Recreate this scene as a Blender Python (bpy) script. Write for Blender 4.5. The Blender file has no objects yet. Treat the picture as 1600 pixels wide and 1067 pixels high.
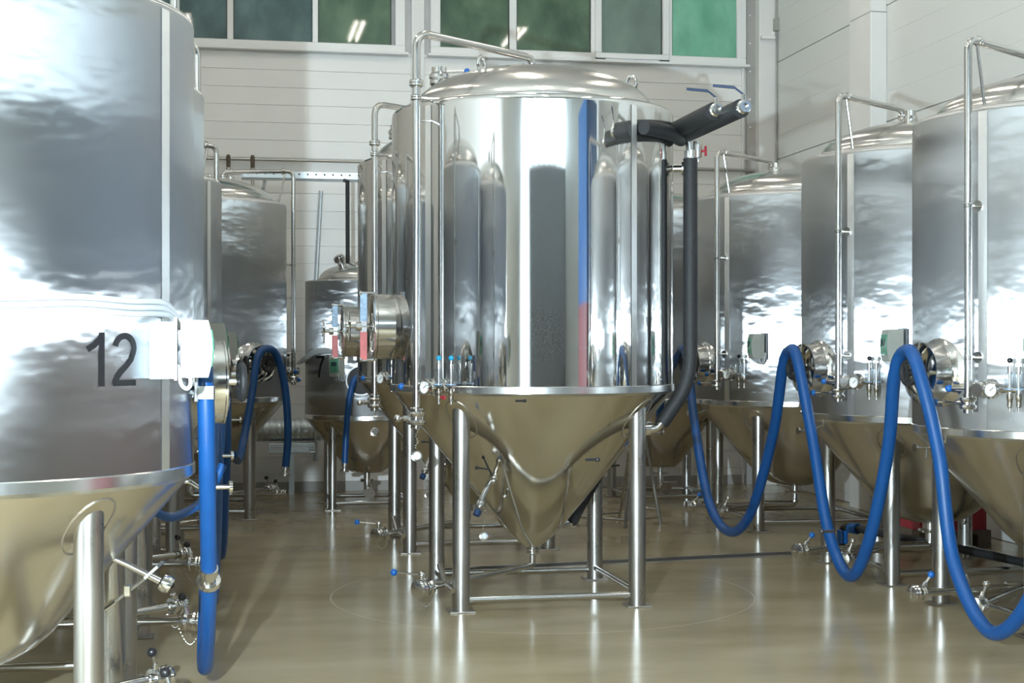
import bpy, math, random
from mathutils import Matrix, Vector
random.seed(7)
S = bpy.context.scene
C = S.collection
PI = math.pi
rad = math.radians

# ------------------------------------------------------------------ camera, world, lights, exposure
cd = bpy.data.cameras.new('camera'); cam = bpy.data.objects.new('camera', cd); C.objects.link(cam)
cam.location = (0, 0, 1.40); cam.rotation_euler = (rad(90), 0, rad(-10.6))
cd.sensor_width = 36; cd.lens = 2350 / 1600 * 36; cd.shift_y = 11.5 / 1600
cd.clip_start = 0.05; cd.clip_end = 100
S.camera = cam
W = bpy.data.worlds.new('world'); S.world = W; W.use_nodes = True
W.node_tree.nodes['Background'].inputs[0].default_value = (0.80, 0.92, 1.0, 1)
W.node_tree.nodes['Background'].inputs[1].default_value = 9.0
S.view_settings.view_transform = 'Standard'; S.view_settings.look = 'None'
S.view_settings.exposure = 0.28; S.view_settings.gamma = 1; S.view_settings.use_curve_mapping = False
fl = bpy.data.lights.new('flash', 'SPOT'); fl.energy = 2150; fl.shadow_soft_size = 0.028; fl.color = (0.74, 0.90, 1.0); fl.spot_size = rad(160); fl.spot_blend = .6
flo = bpy.data.objects.new('flash', fl); C.objects.link(flo); flo.location = (-0.52, 1.11, 1.56); flo.rotation_euler = (rad(90), 0, rad(-12))

# ------------------------------------------------------------------ materials
MATS = {}
def nodes(name):
    m = bpy.data.materials.new(name); m.use_nodes = True
    nt = m.node_tree; b = nt.nodes['Principled BSDF']; MATS[name] = m
    return m, nt, b
def plain(name, col, rough=.5, metal=0., noise=0., scale=20., bump=0., coat=0., emit=None, spec=None):
    m, nt, b = nodes(name)
    b.inputs['Base Color'].default_value = (*col, 1); b.inputs['Roughness'].default_value = rough
    b.inputs['Metallic'].default_value = metal; b.inputs['Coat Weight'].default_value = coat
    if spec is not None: b.inputs['Specular IOR Level'].default_value = spec
    tc = nt.nodes.new('ShaderNodeTexCoord'); nz = nt.nodes.new('ShaderNodeTexNoise')
    nz.inputs['Scale'].default_value = scale; nz.inputs['Detail'].default_value = 4
    nt.links.new(tc.outputs['Object'], nz.inputs['Vector'])
    if noise:
        mx = nt.nodes.new('ShaderNodeMix'); mx.data_type = 'RGBA'; mx.blend_type = 'MULTIPLY'
        rp = nt.nodes.new('ShaderNodeMapRange'); rp.inputs[1].default_value = .3; rp.inputs[2].default_value = .7
        rp.inputs[3].default_value = 1 - noise; rp.inputs[4].default_value = 1.0
        nt.links.new(nz.outputs['Fac'], rp.inputs[0])
        mx.inputs[0].default_value = 1; mx.inputs[6].default_value = (*col, 1)
        nt.links.new(rp.outputs[0], mx.inputs[7]); nt.links.new(mx.outputs[2], b.inputs['Base Color'])
    if bump:
        bp = nt.nodes.new('ShaderNodeBump'); bp.inputs['Strength'].default_value = bump; bp.inputs['Distance'].default_value = .01
        nt.links.new(nz.outputs['Fac'], bp.inputs['Height']); nt.links.new(bp.outputs[0], b.inputs['Normal'])
    if emit:
        b.inputs['Emission Color'].default_value = (*emit[0], 1); b.inputs['Emission Strength'].default_value = emit[1]
    return m
def steel(name, col, rough, aniso=0., wave=0., wscale=2.2, brush=0., brush_axis='Z', rvar=0., rot=0.):
    """stainless sheet: brushed round the axis, slightly dented so that reflections waver"""
    m, nt, b = nodes(name)
    b.inputs['Base Color'].default_value = (*col, 1); b.inputs['Metallic'].default_value = 1
    b.inputs['Roughness'].default_value = rough; b.inputs['Anisotropic'].default_value = aniso; b.inputs['Anisotropic Rotation'].default_value = rot
    L = nt.links
    tc = nt.nodes.new('ShaderNodeTexCoord')
    if aniso:
        tg = nt.nodes.new('ShaderNodeTangent'); tg.direction_type = 'RADIAL'; tg.axis = 'Z'
        L.new(tg.outputs[0], b.inputs['Tangent'])
    nrm = None
    if wave:
        mp = nt.nodes.new('ShaderNodeMapping'); mp.inputs['Scale'].default_value = (1, 1, 2.2)
        nz = nt.nodes.new('ShaderNodeTexNoise'); nz.inputs['Scale'].default_value = wscale; nz.inputs['Detail'].default_value = 2.5
        nz.inputs['Roughness'].default_value = .45
        L.new(tc.outputs['Object'], mp.inputs[0]); L.new(mp.outputs[0], nz.inputs['Vector'])
        bp = nt.nodes.new('ShaderNodeBump'); bp.inputs['Strength'].default_value = 1; bp.inputs['Distance'].default_value = wave
        L.new(nz.outputs['Fac'], bp.inputs['Height']); nrm = bp
    if brush:
        mp2 = nt.nodes.new('ShaderNodeMapping')
        mp2.inputs['Scale'].default_value = (2, 2, 260) if brush_axis == 'Z' else (160, 160, 2)
        n2 = nt.nodes.new('ShaderNodeTexNoise'); n2.inputs['Scale'].default_value = 1.6; n2.inputs['Detail'].default_value = 3
        L.new(tc.outputs['Object'], mp2.inputs[0]); L.new(mp2.outputs[0], n2.inputs['Vector'])
        b2 = nt.nodes.new('ShaderNodeBump'); b2.inputs['Strength'].default_value = 1; b2.inputs['Distance'].default_value = brush
        L.new(n2.outputs['Fac'], b2.inputs['Height'])
        if nrm: L.new(nrm.outputs[0], b2.inputs['Normal'])
        nrm = b2
    if nrm: L.new(nrm.outputs[0], b.inputs['Normal'])
    if rvar:
        n3 = nt.nodes.new('ShaderNodeTexNoise'); n3.inputs['Scale'].default_value = 3.5; n3.inputs['Detail'].default_value = 5
        L.new(tc.outputs['Object'], n3.inputs['Vector'])
        mr = nt.nodes.new('ShaderNodeMapRange'); mr.inputs[1].default_value = .3; mr.inputs[2].default_value = .7
        mr.inputs[3].default_value = rough - rvar; mr.inputs[4].default_value = rough + rvar
        L.new(n3.outputs['Fac'], mr.inputs[0]); L.new(mr.outputs[0], b.inputs['Roughness'])
    return m
def sheet(name, col, main, haze, w, wave, wscale):
    """rolled stainless sheet: two Beckmann lobes (roughness, anisotropy) over gentle dents"""
    m, nt, b = nodes(name); L = nt.links; nt.nodes.remove(b)
    tc = nt.nodes.new('ShaderNodeTexCoord'); tg = nt.nodes.new('ShaderNodeTangent'); tg.direction_type = 'RADIAL'; tg.axis = 'Z'
    mp = nt.nodes.new('ShaderNodeMapping'); mp.inputs['Scale'].default_value = (1, 1, 2.0)
    nz = nt.nodes.new('ShaderNodeTexNoise'); nz.inputs['Scale'].default_value = wscale; nz.inputs['Detail'].default_value = 3
    bp = nt.nodes.new('ShaderNodeBump'); bp.inputs['Strength'].default_value = 1; bp.inputs['Distance'].default_value = wave
    L.new(tc.outputs['Object'], mp.inputs[0]); L.new(mp.outputs[0], nz.inputs['Vector']); L.new(nz.outputs['Fac'], bp.inputs['Height'])
    out = []
    for r, an in (main, haze):
        g = nt.nodes.new('ShaderNodeBsdfAnisotropic'); g.distribution = 'BECKMANN'
        g.inputs['Color'].default_value = (*col, 1); g.inputs['Roughness'].default_value = r; g.inputs['Anisotropy'].default_value = an
        L.new(tg.outputs[0], g.inputs['Tangent']); L.new(bp.outputs[0], g.inputs['Normal']); out.append(g)
    mx = nt.nodes.new('ShaderNodeMixShader'); mx.inputs[0].default_value = w
    L.new(out[0].outputs[0], mx.inputs[1]); L.new(out[1].outputs[0], mx.inputs[2]); L.new(mx.outputs[0], nt.nodes['Material Output'].inputs[0])
sheet('brushed_shell', (.57, .575, .58), (.29, -.83), (.34, -.5), .10, .0042, 2.3)
sheet('mirror_shell', (.74, .74, .73), (.05, 0), (.22, .6), .14, .0004, 1.4)
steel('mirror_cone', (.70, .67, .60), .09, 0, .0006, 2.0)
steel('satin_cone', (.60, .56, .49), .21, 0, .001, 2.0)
steel('dome_steel', (.64, .63, .61), .22, .5, .001, 2.0)
steel('leg_steel', (.43, .42, .40), .30, .0, 0, 2, 0, 'XY', .05)
steel('seam_steel', (.86, .87, .87), .42, 0, .002, 9, .0002, 'Z')
steel('band_steel', (.74, .74, .72), .22, 0, .002, 4)
steel('pipe_steel', (.58, .57, .55), .19)
steel('fitting_steel', (.66, .65, .63), .14)
steel('galvanised', (.62, .67, .70), .42, 0, .002, 12)
steel('weld_steel', (.45, .42, .38), .4, 0, .004, 20)
plain('dark_inside', (.03, .03, .03), .5, .0)
plain('blue_hose', (.001, .062, .225), .40, 0, .15, 8, .05, .1)
plain('blue_knob', (.004, .10, .36), .3, 0, .1, 30)
plain('navy_grip', (.008, .03, .085), .4, 0, .1, 30)
plain('cyan_knob', (.01, .30, .50), .3, 0, .1, 30)
plain('black_knob', (.012, .012, .014), .35, 0, .1, 30)
plain('black_rubber', (.016, .017, .019), .62, 0, .35, 60, .25)
plain('dark_red', (.16, .02, .02), .5, 0, .2, 5)
plain('red_plastic', (.34, .012, .025), .4, 0, .2, 10)
plain('red_sticker', (.50, .07, .06), .4, 0, .25, 40)
plain('blue_sticker', (.28, .42, .58), .35, 0, .5, 45)
plain('black_paint', (.008, .008, .009), .4, 0, .1, 20)
plain('box_plastic', (.34, .35, .315), .45, 0, .05, 6)
plain('display_green', (.08, .30, .19), .15, 0, .4, 25, 0, .5)
plain('screen_grey', (.03, .06, .06), .1, 0, .2, 40)
plain('white_cable', (.42, .44, .45), .45, 0, .08, 12)
plain('gauge_white', (.82, .82, .80), .3, 0, .02, 10)
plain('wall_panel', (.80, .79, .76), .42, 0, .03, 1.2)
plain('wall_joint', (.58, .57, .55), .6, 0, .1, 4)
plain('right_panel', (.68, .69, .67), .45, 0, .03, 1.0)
plain('dark_wall', (.16, .165, .17), .6, 0, .2, 1.5)
plain('white_trim', (.76, .755, .73), .4, 0, .05, 3)
plain('grey_trim', (.40, .39, .37), .6, 0, .1, 3)
plain('pvc_frame', (.78, .78, .76), .3, 0, .03, 4)
plain('gasket', (.03, .035, .035), .5, 0, .1, 10)
plain('ceiling_paint', (.62, .61, .58), .7, 0, .05, 2)
plain('blue_crate', (.003, .075, .24), .4, 0, .15, 6)
plain('wood_pallet', (.12, .09, .06), .7, 0, .4, 6)
plain('tube_lamp', (.9, .9, .85), .4, emit=((1, .93, .82), 29))
plain('pane_clear', (.9, .95, 1), .05)
def glass_pane(name, c1, c2, rough=.035):
    m, nt, b = nodes(name)
    tc = nt.nodes.new('ShaderNodeTexCoord'); mp = nt.nodes.new('ShaderNodeMapping'); mp.inputs['Scale'].default_value = (1.2, 1, .8)
    mp.inputs['Rotation'].default_value = (0, .7, 0)
    nz = nt.nodes.new('ShaderNodeTexNoise'); nz.inputs['Scale'].default_value = 2.5; nz.inputs['Detail'].default_value = 6
    rp = nt.nodes.new('ShaderNodeValToRGB'); rp.color_ramp.elements[0].color = (*c1, 1); rp.color_ramp.elements[1].color = (*c2, 1)
    rp.color_ramp.elements[0].position = .35; rp.color_ramp.elements[1].position = .68
    L = nt.links; L.new(tc.outputs['Object'], mp.inputs[0]); L.new(mp.outputs[0], nz.inputs['Vector'])
    L.new(nz.outputs['Fac'], rp.inputs[0]); L.new(rp.outputs[0], b.inputs['Base Color'])
    b.inputs['Roughness'].default_value = rough; b.inputs['IOR'].default_value = 1.5
glass_pane('pane_teal', (.035, .075, .072), (.12, .20, .20))
glass_pane('pane_green', (.045, .085, .055), (.13, .20, .13))
glass_pane('pane_grey', (.13, .18, .155), (.20, .27, .23))
glass_pane('pane_mint', (.10, .32, .21), (.22, .52, .36))
# clear daylight glass for the windows behind
m, nt, b = nodes('clear_glass')
tr = nt.nodes.new('ShaderNodeBsdfTransparent'); tr.inputs[0].default_value = (.92, .97, .98, 1)
gl = nt.nodes.new('ShaderNodeBsdfGlossy'); gl.inputs['Roughness'].default_value = .02
ms = nt.nodes.new('ShaderNodeMixShader'); ms.inputs[0].default_value = .06
nt.links.new(tr.outputs[0], ms.inputs[1]); nt.links.new(gl.outputs[0], ms.inputs[2])
nt.links.new(ms.outputs[0], nt.nodes['Material Output'].inputs[0])
# clear plastic sight cups
m, nt, b = nodes('clear_plastic')
tr = nt.nodes.new('ShaderNodeBsdfTransparent'); tr.inputs[0].default_value = (.9, .93, .95, 1)
gl = nt.nodes.new('ShaderNodeBsdfGlossy'); gl.inputs['Roughness'].default_value = .05
ms = nt.nodes.new('ShaderNodeMixShader'); ms.inputs[0].default_value = .25
nt.links.new(tr.outputs[0], ms.inputs[1]); nt.links.new(gl.outputs[0], ms.inputs[2])
nt.links.new(ms.outputs[0], nt.nodes['Material Output'].inputs[0])
# epoxy floor: beige with cloudy wear, faint ring mark and stains
m, nt, b = nodes('epoxy_floor')
tc = nt.nodes.new('ShaderNodeTexCoord'); L = nt.links
n1 = nt.nodes.new('ShaderNodeTexNoise'); n1.inputs['Scale'].default_value = 1.1; n1.inputs['Detail'].default_value = 6
mp = nt.nodes.new('ShaderNodeMapping'); mp.inputs['Scale'].default_value = (1, 2.2, 1); mp.inputs['Rotation'].default_value = (0, 0, .5)
L.new(tc.outputs['Object'], mp.inputs[0]); L.new(mp.outputs[0], n1.inputs['Vector'])
r1 = nt.nodes.new('ShaderNodeValToRGB')
r1.color_ramp.elements[0].color = (.315, .255, .150, 1); r1.color_ramp.elements[1].color = (.40, .34, .222, 1)
r1.color_ramp.elements[0].position = .33; r1.color_ramp.elements[1].position = .66
L.new(n1.outputs['Fac'], r1.inputs[0])
vs = nt.nodes.new('ShaderNodeVectorMath'); vs.operation = 'DISTANCE'; vs.inputs[1].default_value = (1.75, 8.42, 0)
L.new(tc.outputs['Object'], vs.inputs[0])
sb = nt.nodes.new('ShaderNodeMath'); sb.operation = 'SUBTRACT'; sb.inputs[1].default_value = 1.20; L.new(vs.outputs['Value'], sb.inputs[0])
ab = nt.nodes.new('ShaderNodeMath'); ab.operation = 'ABSOLUTE'; L.new(sb.outputs[0], ab.inputs[0])
lt = nt.nodes.new('ShaderNodeMath'); lt.operation = 'LESS_THAN'; lt.inputs[1].default_value = .004; L.new(ab.outputs[0], lt.inputs[0])
n2 = nt.nodes.new('ShaderNodeTexNoise'); n2.inputs['Scale'].default_value = 1.7; L.new(tc.outputs['Object'], n2.inputs['Vector'])
mu = nt.nodes.new('ShaderNodeMath'); mu.operation = 'MULTIPLY'; L.new(lt.outputs[0], mu.inputs[0]); L.new(n2.outputs['Fac'], mu.inputs[1])
mx = nt.nodes.new('ShaderNodeMix'); mx.data_type = 'RGBA'; mx.inputs[7].default_value = (.62, .57, .46, 1)
L.new(mu.outputs[0], mx.inputs[0]); L.new(r1.outputs[0], mx.inputs[6]); L.new(mx.outputs[2], b.inputs['Base Color'])
n3 = nt.nodes.new('ShaderNodeTexNoise'); n3.inputs['Scale'].default_value = 2.3; n3.inputs['Detail'].default_value = 5; L.new(tc.outputs['Object'], n3.inputs['Vector'])
mr = nt.nodes.new('ShaderNodeMapRange'); mr.inputs[1].default_value = .3; mr.inputs[2].default_value = .7; mr.inputs[3].default_value = .15; mr.inputs[4].default_value = .24
L.new(n3.outputs['Fac'], mr.inputs[0]); L.new(mr.outputs[0], b.inputs['Roughness'])
bp = nt.nodes.new('ShaderNodeBump'); bp.inputs['Strength'].default_value = .12; bp.inputs['Distance'].default_value = .003
n4 = nt.nodes.new('ShaderNodeTexNoise'); n4.inputs['Scale'].default_value = 5; L.new(tc.outputs['Object'], n4.inputs['Vector'])
L.new(n4.outputs['Fac'], bp.inputs['Height']); L.new(bp.outputs[0], b.inputs['Normal'])

# ------------------------------------------------------------------ mesh helpers
class MB:
    def __init__(s): s.v = []; s.f = []
    def add(s, vs, fs, M=None):
        n = len(s.v)
        s.v += [tuple(M @ Vector(p)) if M is not None else tuple(p) for p in vs]
        s.f += [tuple(i + n for i in f) for f in fs]; return s
    def box(s, x0, x1, y0, y1, z0, z1, M=None, bev=0.):
        if bev <= 0:
            vs = [(x, y, z) for z in (z0, z1) for y in (y0, y1) for x in (x0, x1)]
            return s.add(vs, [(0, 2, 3, 1), (4, 5, 7, 6), (0, 1, 5, 4), (2, 6, 7, 3), (0, 4, 6, 2), (1, 3, 7, 5)], M)
        b = bev; prof = [(x0 + b, y0), (x1 - b, y0), (x1, y0 + b), (x1, y1 - b), (x1 - b, y1), (x0 + b, y1), (x0, y1 - b), (x0, y0 + b)]
        cx, cy = (x0 + x1) / 2, (y0 + y1) / 2; ins = [(x + (b if x < cx else -b) * .7, y + (b if y < cy else -b) * .7) for x, y in prof]
        rings = [(ins, z0), (prof, z0 + b), (prof, z1 - b), (ins, z1)]
        vs = [(x, y, z) for pr, z in rings for x, y in pr]; fs = []
        for k in range(3):
            for i in range(8):
                j = (i + 1) % 8; fs.append((k*8+i, k*8+j, (k+1)*8+j, (k+1)*8+i))
        fs.append(tuple(reversed(range(8)))); fs.append(tuple(range(24, 32)))
        return s.add(vs, fs, M)
    def lathe(s, prof, M=None, seg=32, a0=0., a1=2*PI):
        full = abs(a1 - a0 - 2*PI) < 1e-6; n = seg if full else seg + 1
        vs = []; fs = []; idx = []
        for r, z in prof:
            if r < 1e-6 and full: idx.append([len(vs)] * n); vs.append((0, 0, z))
            else:
                idx.append(list(range(len(vs), len(vs) + n)))
                vs += [(r*math.cos(a0+(a1-a0)*i/seg), r*math.sin(a0+(a1-a0)*i/seg), z) for i in range(n)]
        for k in range(len(prof)-1):
            A, B = idx[k], idx[k+1]
            for i in range(seg):
                j = (i+1) % n
                q = [A[i], A[j], B[j], B[i]]; u = []
                for t in q:
                    if t not in u: u.append(t)
                if len(u) > 2: fs.append(tuple(u))
        return s.add(vs, fs, M)
    def tube(s, pts, r, seg=14, M=None, cap=True):
        P = [Vector(p) for p in pts]; n = len(P); vs = []; fs = []
        rr = r if isinstance(r, (list, tuple)) else [r]*n
        T = [((P[min(i+1, n-1)] - P[max(i-1, 0)]).normalized()) for i in range(n)]
        u = T[0].orthogonal().normalized()
        for i in range(n):
            u = (u - T[i]*u.dot(T[i])).normalized(); w = T[i].cross(u)
            vs += [tuple(P[i] + rr[i]*(u*math.cos(2*PI*k/seg) + w*math.sin(2*PI*k/seg))) for k in range(seg)]
        for i in range(n-1):
            for k in range(seg):
                j = (k+1) % seg; fs.append((i*seg+k, i*seg+j, (i+1)*seg+j, (i+1)*seg+k))
        if cap: fs.append(tuple(reversed(range(seg)))); fs.append(tuple(range((n-1)*seg, n*seg)))
        return s.add(vs, fs, M)
    def torus(s, R, r, M=None, seg=24, sub=8, sz=1.):
        vs = []; fs = []
        for i in range(seg):
            a = 2*PI*i/seg
            for k in range(sub):
                t = 2*PI*k/sub; q = R + r*math.cos(t)
                vs.append((q*math.cos(a), q*math.sin(a)*sz, r*math.sin(t)))
        for i in range(seg):
            for k in range(sub):
                fs.append((i*sub+k, ((i+1) % seg)*sub+k, ((i+1) % seg)*sub+(k+1) % sub, i*sub+(k+1) % sub))
        return s.add(vs, fs, M)
    def ball(s, r, M=None, seg=14):
        return s.lathe([(r*math.sin(PI*i/8), -r*math.cos(PI*i/8)) for i in range(9)], M, seg)
    def mesh(s, name, mat, ang=33):
        me = bpy.data.meshes.new(name); me.from_pydata(s.v, [], s.f); me.update()
        me.polygons.foreach_set('use_smooth', [True]*len(me.polygons)); me.set_sharp_from_angle(angle=rad(ang))
        me.materials.append(MATS[mat]); return me
def link(name, me, parent=None, M=None, label=None, cat=None, group=None, kind=None):
    o = bpy.data.objects.new(name, me); C.objects.link(o)
    if parent is not None: o.parent = parent
    if M is not None: o.matrix_local = M
    for k, v in (('label', label), ('category', cat), ('group', group), ('kind', kind)):
        if v: o[k] = v
    return o
def part(name, mb, mat, parent=None, M=None, **kw): return link(name, mb.mesh(name, mat), parent, M, **kw)
def empty(name, loc, label, cat, group=None):
    o = link(name, None, label=label, cat=cat, group=group); o.location = loc; o.empty_display_size = .1; return o
def struct(name, mb, mat, parent=None): return part(name, mb, mat, parent, kind='structure' if parent is None else None)
def bend(pts, r, n=7):
    P = [Vector(p) for p in pts]; out = [P[0]]
    for i in range(1, len(P)-1):
        a = (P[i-1]-P[i]); b_ = (P[i+1]-P[i]); q = min(r, a.length*.49, b_.length*.49)
        A = P[i]+a.normalized()*q; B = P[i]+b_.normalized()*q
        for k in range(n+1):
            t = k/n; out.append((1-t)**2*A + 2*t*(1-t)*P[i] + t*t*B)
    out.append(P[-1]); return out
def spline(pts, n=12):
    P = [Vector(p) for p in pts]; P = [2*P[0]-P[1]] + P + [2*P[-1]-P[-2]]; out = []
    for i in range(1, len(P)-2):
        for k in range(n):
            t = k/n; a, b_, c, d = P[i-1:i+3]
            out.append(.5*((2*b_) + (c-a)*t + (2*a-5*b_+4*c-d)*t*t + (-a+3*b_-3*c+d)*t**3))
    out.append(P[-2]); return out
def frame(a, r, z):
    """on the shell at angle a (deg): x to the right seen from outside, y up, z outward"""
    a = rad(a); n = Vector((math.cos(a), math.sin(a), 0)); rt = Vector((-n.y, n.x, 0)); 
    M = Matrix.Identity(4); up = Vector((0, 0, 1))
    for i in range(3): M[i][0] = rt[i]; M[i][1] = up[i]; M[i][2] = n[i]; M[i][3] = (n*r)[i] + (z if i == 2 else 0)
    return M
def axis(p, d):
    """matrix at p with local z along d"""
    d = Vector(d).normalized(); return Matrix.Translation(Vector(p)) @ d.to_track_quat('Z', 'Y').to_matrix().to_4x4()
def T(x, y, z): return Matrix.Translation((x, y, z))
RX = lambda a: Matrix.Rotation(rad(a), 4, 'X')
RY = lambda a: Matrix.Rotation(rad(a), 4, 'Y')
CLAMP = [(0, -.018), (.03, -.018), (.036, -.012), (.036, -.004), (.03, -.001), (.03, .001), (.036, .004), (.036, .012), (.03, .018), (0, .018)]
def clamp(mb, M, s=1.): return mb.lathe([(r*s, z*s) for r, z in CLAMP], M, 20)

# ------------------------------------------------------------------ room
X0, X1, Y0, Y1, ZC = -2.35, 5.56, -7.0, 14.9, 6.2
struct('floor', MB().box(X0-.2, X1+.2, Y0-.2, Y1+.2, -.2, 0), 'epoxy_floor')
struct('ceiling', MB().box(X0-.2, X1+.2, Y0-.2, Y1+.2, ZC, ZC+.2), 'ceiling_paint')
wb = struct('wall_back', MB().box(X0-.2, X1+.2, Y1, Y1+.2, 0, ZC), 'wall_joint')
z = 0.0; i = 0
pitch = .172
def strip(w, z0, z1, x0, x1):
    part('panel', MB().box(x0, x1, Y1-.022, Y1+.01, z0+.0016, z1-.0016), 'wall_panel', w)
while z < 4.2:
    strip(wb, z, z+pitch, X0, 1.765); strip(wb, z, z+pitch, 1.895, 5.25); z += pitch
strip(wb, z, 4.335, X0, 1.765); strip(wb, z, 4.335, 1.895, 5.25)
strip(wb, 5.75, ZC, X0, 5.25)
wr = struct('wall_right', MB().box(X1, X1+.2, Y0, Y1, 0, ZC), 'wall_joint')
for k in range(7):
    z0 = 4.35 - 5*1.0 + k*1.0; z0_, z1_ = max(z0, 0), min(z0+1.0, ZC)
    if z1_ - z0_ < .05: continue
    for q in range(4):
        a0 = z0_ + (z1_-z0_)*q/4; a1 = z0_ + (z1_-z0_)*(q+1)/4
        g = .005 if q == 0 else .0006
        g1 = .005 if q == 3 else .0006
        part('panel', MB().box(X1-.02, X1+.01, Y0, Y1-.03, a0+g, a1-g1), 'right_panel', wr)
struct('wall_left', MB().box(X0-.2, X0, Y0, Y1, 0, ZC), 'wall_panel')
wf = struct('wall_front', MB().box(X0-.2, X1+.2, Y0-.2, Y0, 0, 4.15), 'dark_wall')
part('lintel', MB().box(X0-.2, X1+.2, Y0-.2, Y0, 5.25, ZC), 'dark_wall', wf)
# corner column, pilaster, trims
struct('trim_1', MB().box(5.345, 5.54, Y1-.16, Y1-.022, 0, ZC, None, .006), 'white_trim')
struct('trim_2', MB().box(5.25, 5.345, Y1-.05, Y1-.012, 0, ZC), 'grey_trim')
struct('trim_3', MB().box(X1-.17, X1-.02, 12.1, 12.55, 0, 4.29, None, .006).box(X1-.17, X1-.02, 12.1, 12.55, 4.295, ZC, None, .006), 'white_trim')
struct('trim_4', MB().box(1.765, 1.895, Y1-.05, Y1-.0, 0, ZC, None, .004), 'white_trim')
struct('trim_5', MB().box(5.20, 5.225, Y1-.05, Y1-.02, 0, ZC, None, .004), 'pvc_frame')
scm = MB().ball(.011, None, 8).mesh('screw', 'gauge_white')
for k in range(20): link('screw', scm, bpy.data.objects['trim_2'], T(5.285, Y1-.052, .5+k*.29))
struct('baseboard_back', MB().box(X0, 5.3, Y1-.035, Y1-.02, 0, .1, None, .003), 'grey_trim')
# windows on the back wall
def window(n, x0, x1, z0, z1, panes):
    o = struct('window_%d' % n, MB().box(x0, x1, Y1-.085, Y1-.02, z0-.07, z0, None, .006).box(x0, x1, Y1-.085, Y1-.02, z1, z1+.07, None, .006)
               .box(x0, x0+.10, Y1-.085, Y1-.02, z0, z1, None, .006).box(x1-.10, x1, Y1-.085, Y1-.02, z0, z1, None, .006), 'pvc_frame')
    part('window_sill', MB().box(x0-.03, x1+.03, Y1-.12, Y1-.02, z0-.095, z0-.07, None, .004), 'pvc_frame', o)
    last = None
    for (a, b_, mt, sash) in panes:
        part('window_pane', MB().box(a, b_, Y1-.05, Y1-.04, z0+.005, z1), mt, o)
        part('gasket', MB().box(a-.008, b_+.008, Y1-.06, Y1-.041, z0-.004, z0+.006).box(a-.008, a, Y1-.06, Y1-.041, z0, z1).box(b_, b_+.008, Y1-.06, Y1-.041, z0, z1), 'gasket', o)
        if sash:
            part('sash', MB().box(a-.075, b_+.075, Y1-.11, Y1-.06, z0-.055, z0-.001, None, .006).box(a-.075, a-.006, Y1-.11, Y1-.06, z0, z1, None, .006)
                 .box(b_+.006, b_+.075, Y1-.11, Y1-.06, z0, z1, None, .006), 'pvc_frame', o)
            for hx in (a-.02, b_+.02): part('hinge', MB().box(hx-.05, hx+.05, Y1-.118, Y1-.085, z0-.075, z0-.06), 'gasket', o)
        if last is not None: part('mullion', MB().box(last+.008, a-.008, Y1-.08, Y1-.02, z0, z1, None, .005), 'pvc_frame', o)
        last = b_
    return o
window(1, -1.6, 1.70, 4.40, 5.6, [(-1.5, -.85, 'pane_teal', 0), (-.77, -.04, 'pane_teal', 0), (.035, .78, 'pane_teal', 0), (.85, 1.555, 'pane_green', 0)])
window(2, 1.95, 5.235, 4.40, 5.6, [(2.04, 2.74, 'pane_green', 0), (2.83, 3.58, 'pane_green', 0), (3.70, 4.33, 'pane_grey', 1), (4.45, 5.165, 'pane_mint', 0)])
# daylight windows high in the wall behind the viewer
o = struct('window_3', MB().box(X0, X1, Y0-.15, Y0-.02, 4.15, 4.22).box(X0, X1, Y0-.15, Y0-.02, 5.18, 5.25), 'pvc_frame')
nx = 7
for k in range(nx):
    a = X0 + (X1-X0)*k/nx; b_ = X0 + (X1-X0)*(k+1)/nx
    part('window_pane', MB().box(a+.05, b_-.05, Y0-.09, Y0-.08, 4.22, 5.18), 'clear_glass', o)
    part('mullion', MB().box(b_-.05, b_+.05, Y0-.15, Y0-.02, 4.22, 5.18), 'pvc_frame', o)
# floor drain channel
dr = MB(); dM = Matrix.Translation((2.9, 9.63, 0)) @ Matrix.Rotation(rad(8), 4, 'Z')
dr.box(-1.6, 1.6, -.085, -.07, 0, .006, dM).box(-1.6, 1.6, .07, .085, 0, .006, dM)
part('floor_drain', dr, 'weld_steel', label='narrow dark drain channel set in the beige floor behind the mirror tank', cat='drain')
part('channel', MB().box(-1.6, 1.6, -.07, .07, 0, .003, dM), 'dark_inside', bpy.data.objects['floor_drain'])
# ceiling lamps
k = 0
for lx, ly in [(qx, qy) for qy in (12.4, 9.0, 5.2) for qx in (-.6, 1.7, 3.9)]:
    t = empty('ceiling_lamp', (lx, ly, ZC-.45), 'suspended fluorescent ceiling lamp with two bare tubes', 'lamp', 'ceiling lamps')
    part('housing', MB().box(-.1, .1, -.65, .65, .03, .09, None, .01).tube([(0, -.4, .08), (0, -.4, .45)], .006).tube([(0, .4, .08), (0, .4, .45)], .006), 'white_trim', t)
    for s in (-.05, .05): part('tube', MB().tube([(s, -.6, 0), (s, .6, 0)], .016), 'tube_lamp', t)

# ------------------------------------------------------------------ tank building blocks
def cone_loops(r1, z1, r2, z2, R, zb):
    """straight cone flank with holding rings at both ends"""
    f = lambda t: (r1+(r2-r1)*t, z1+(z2-z1)*t)
    return [(R, zb), f(0), f(.012), f(.985), f(1)]

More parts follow.
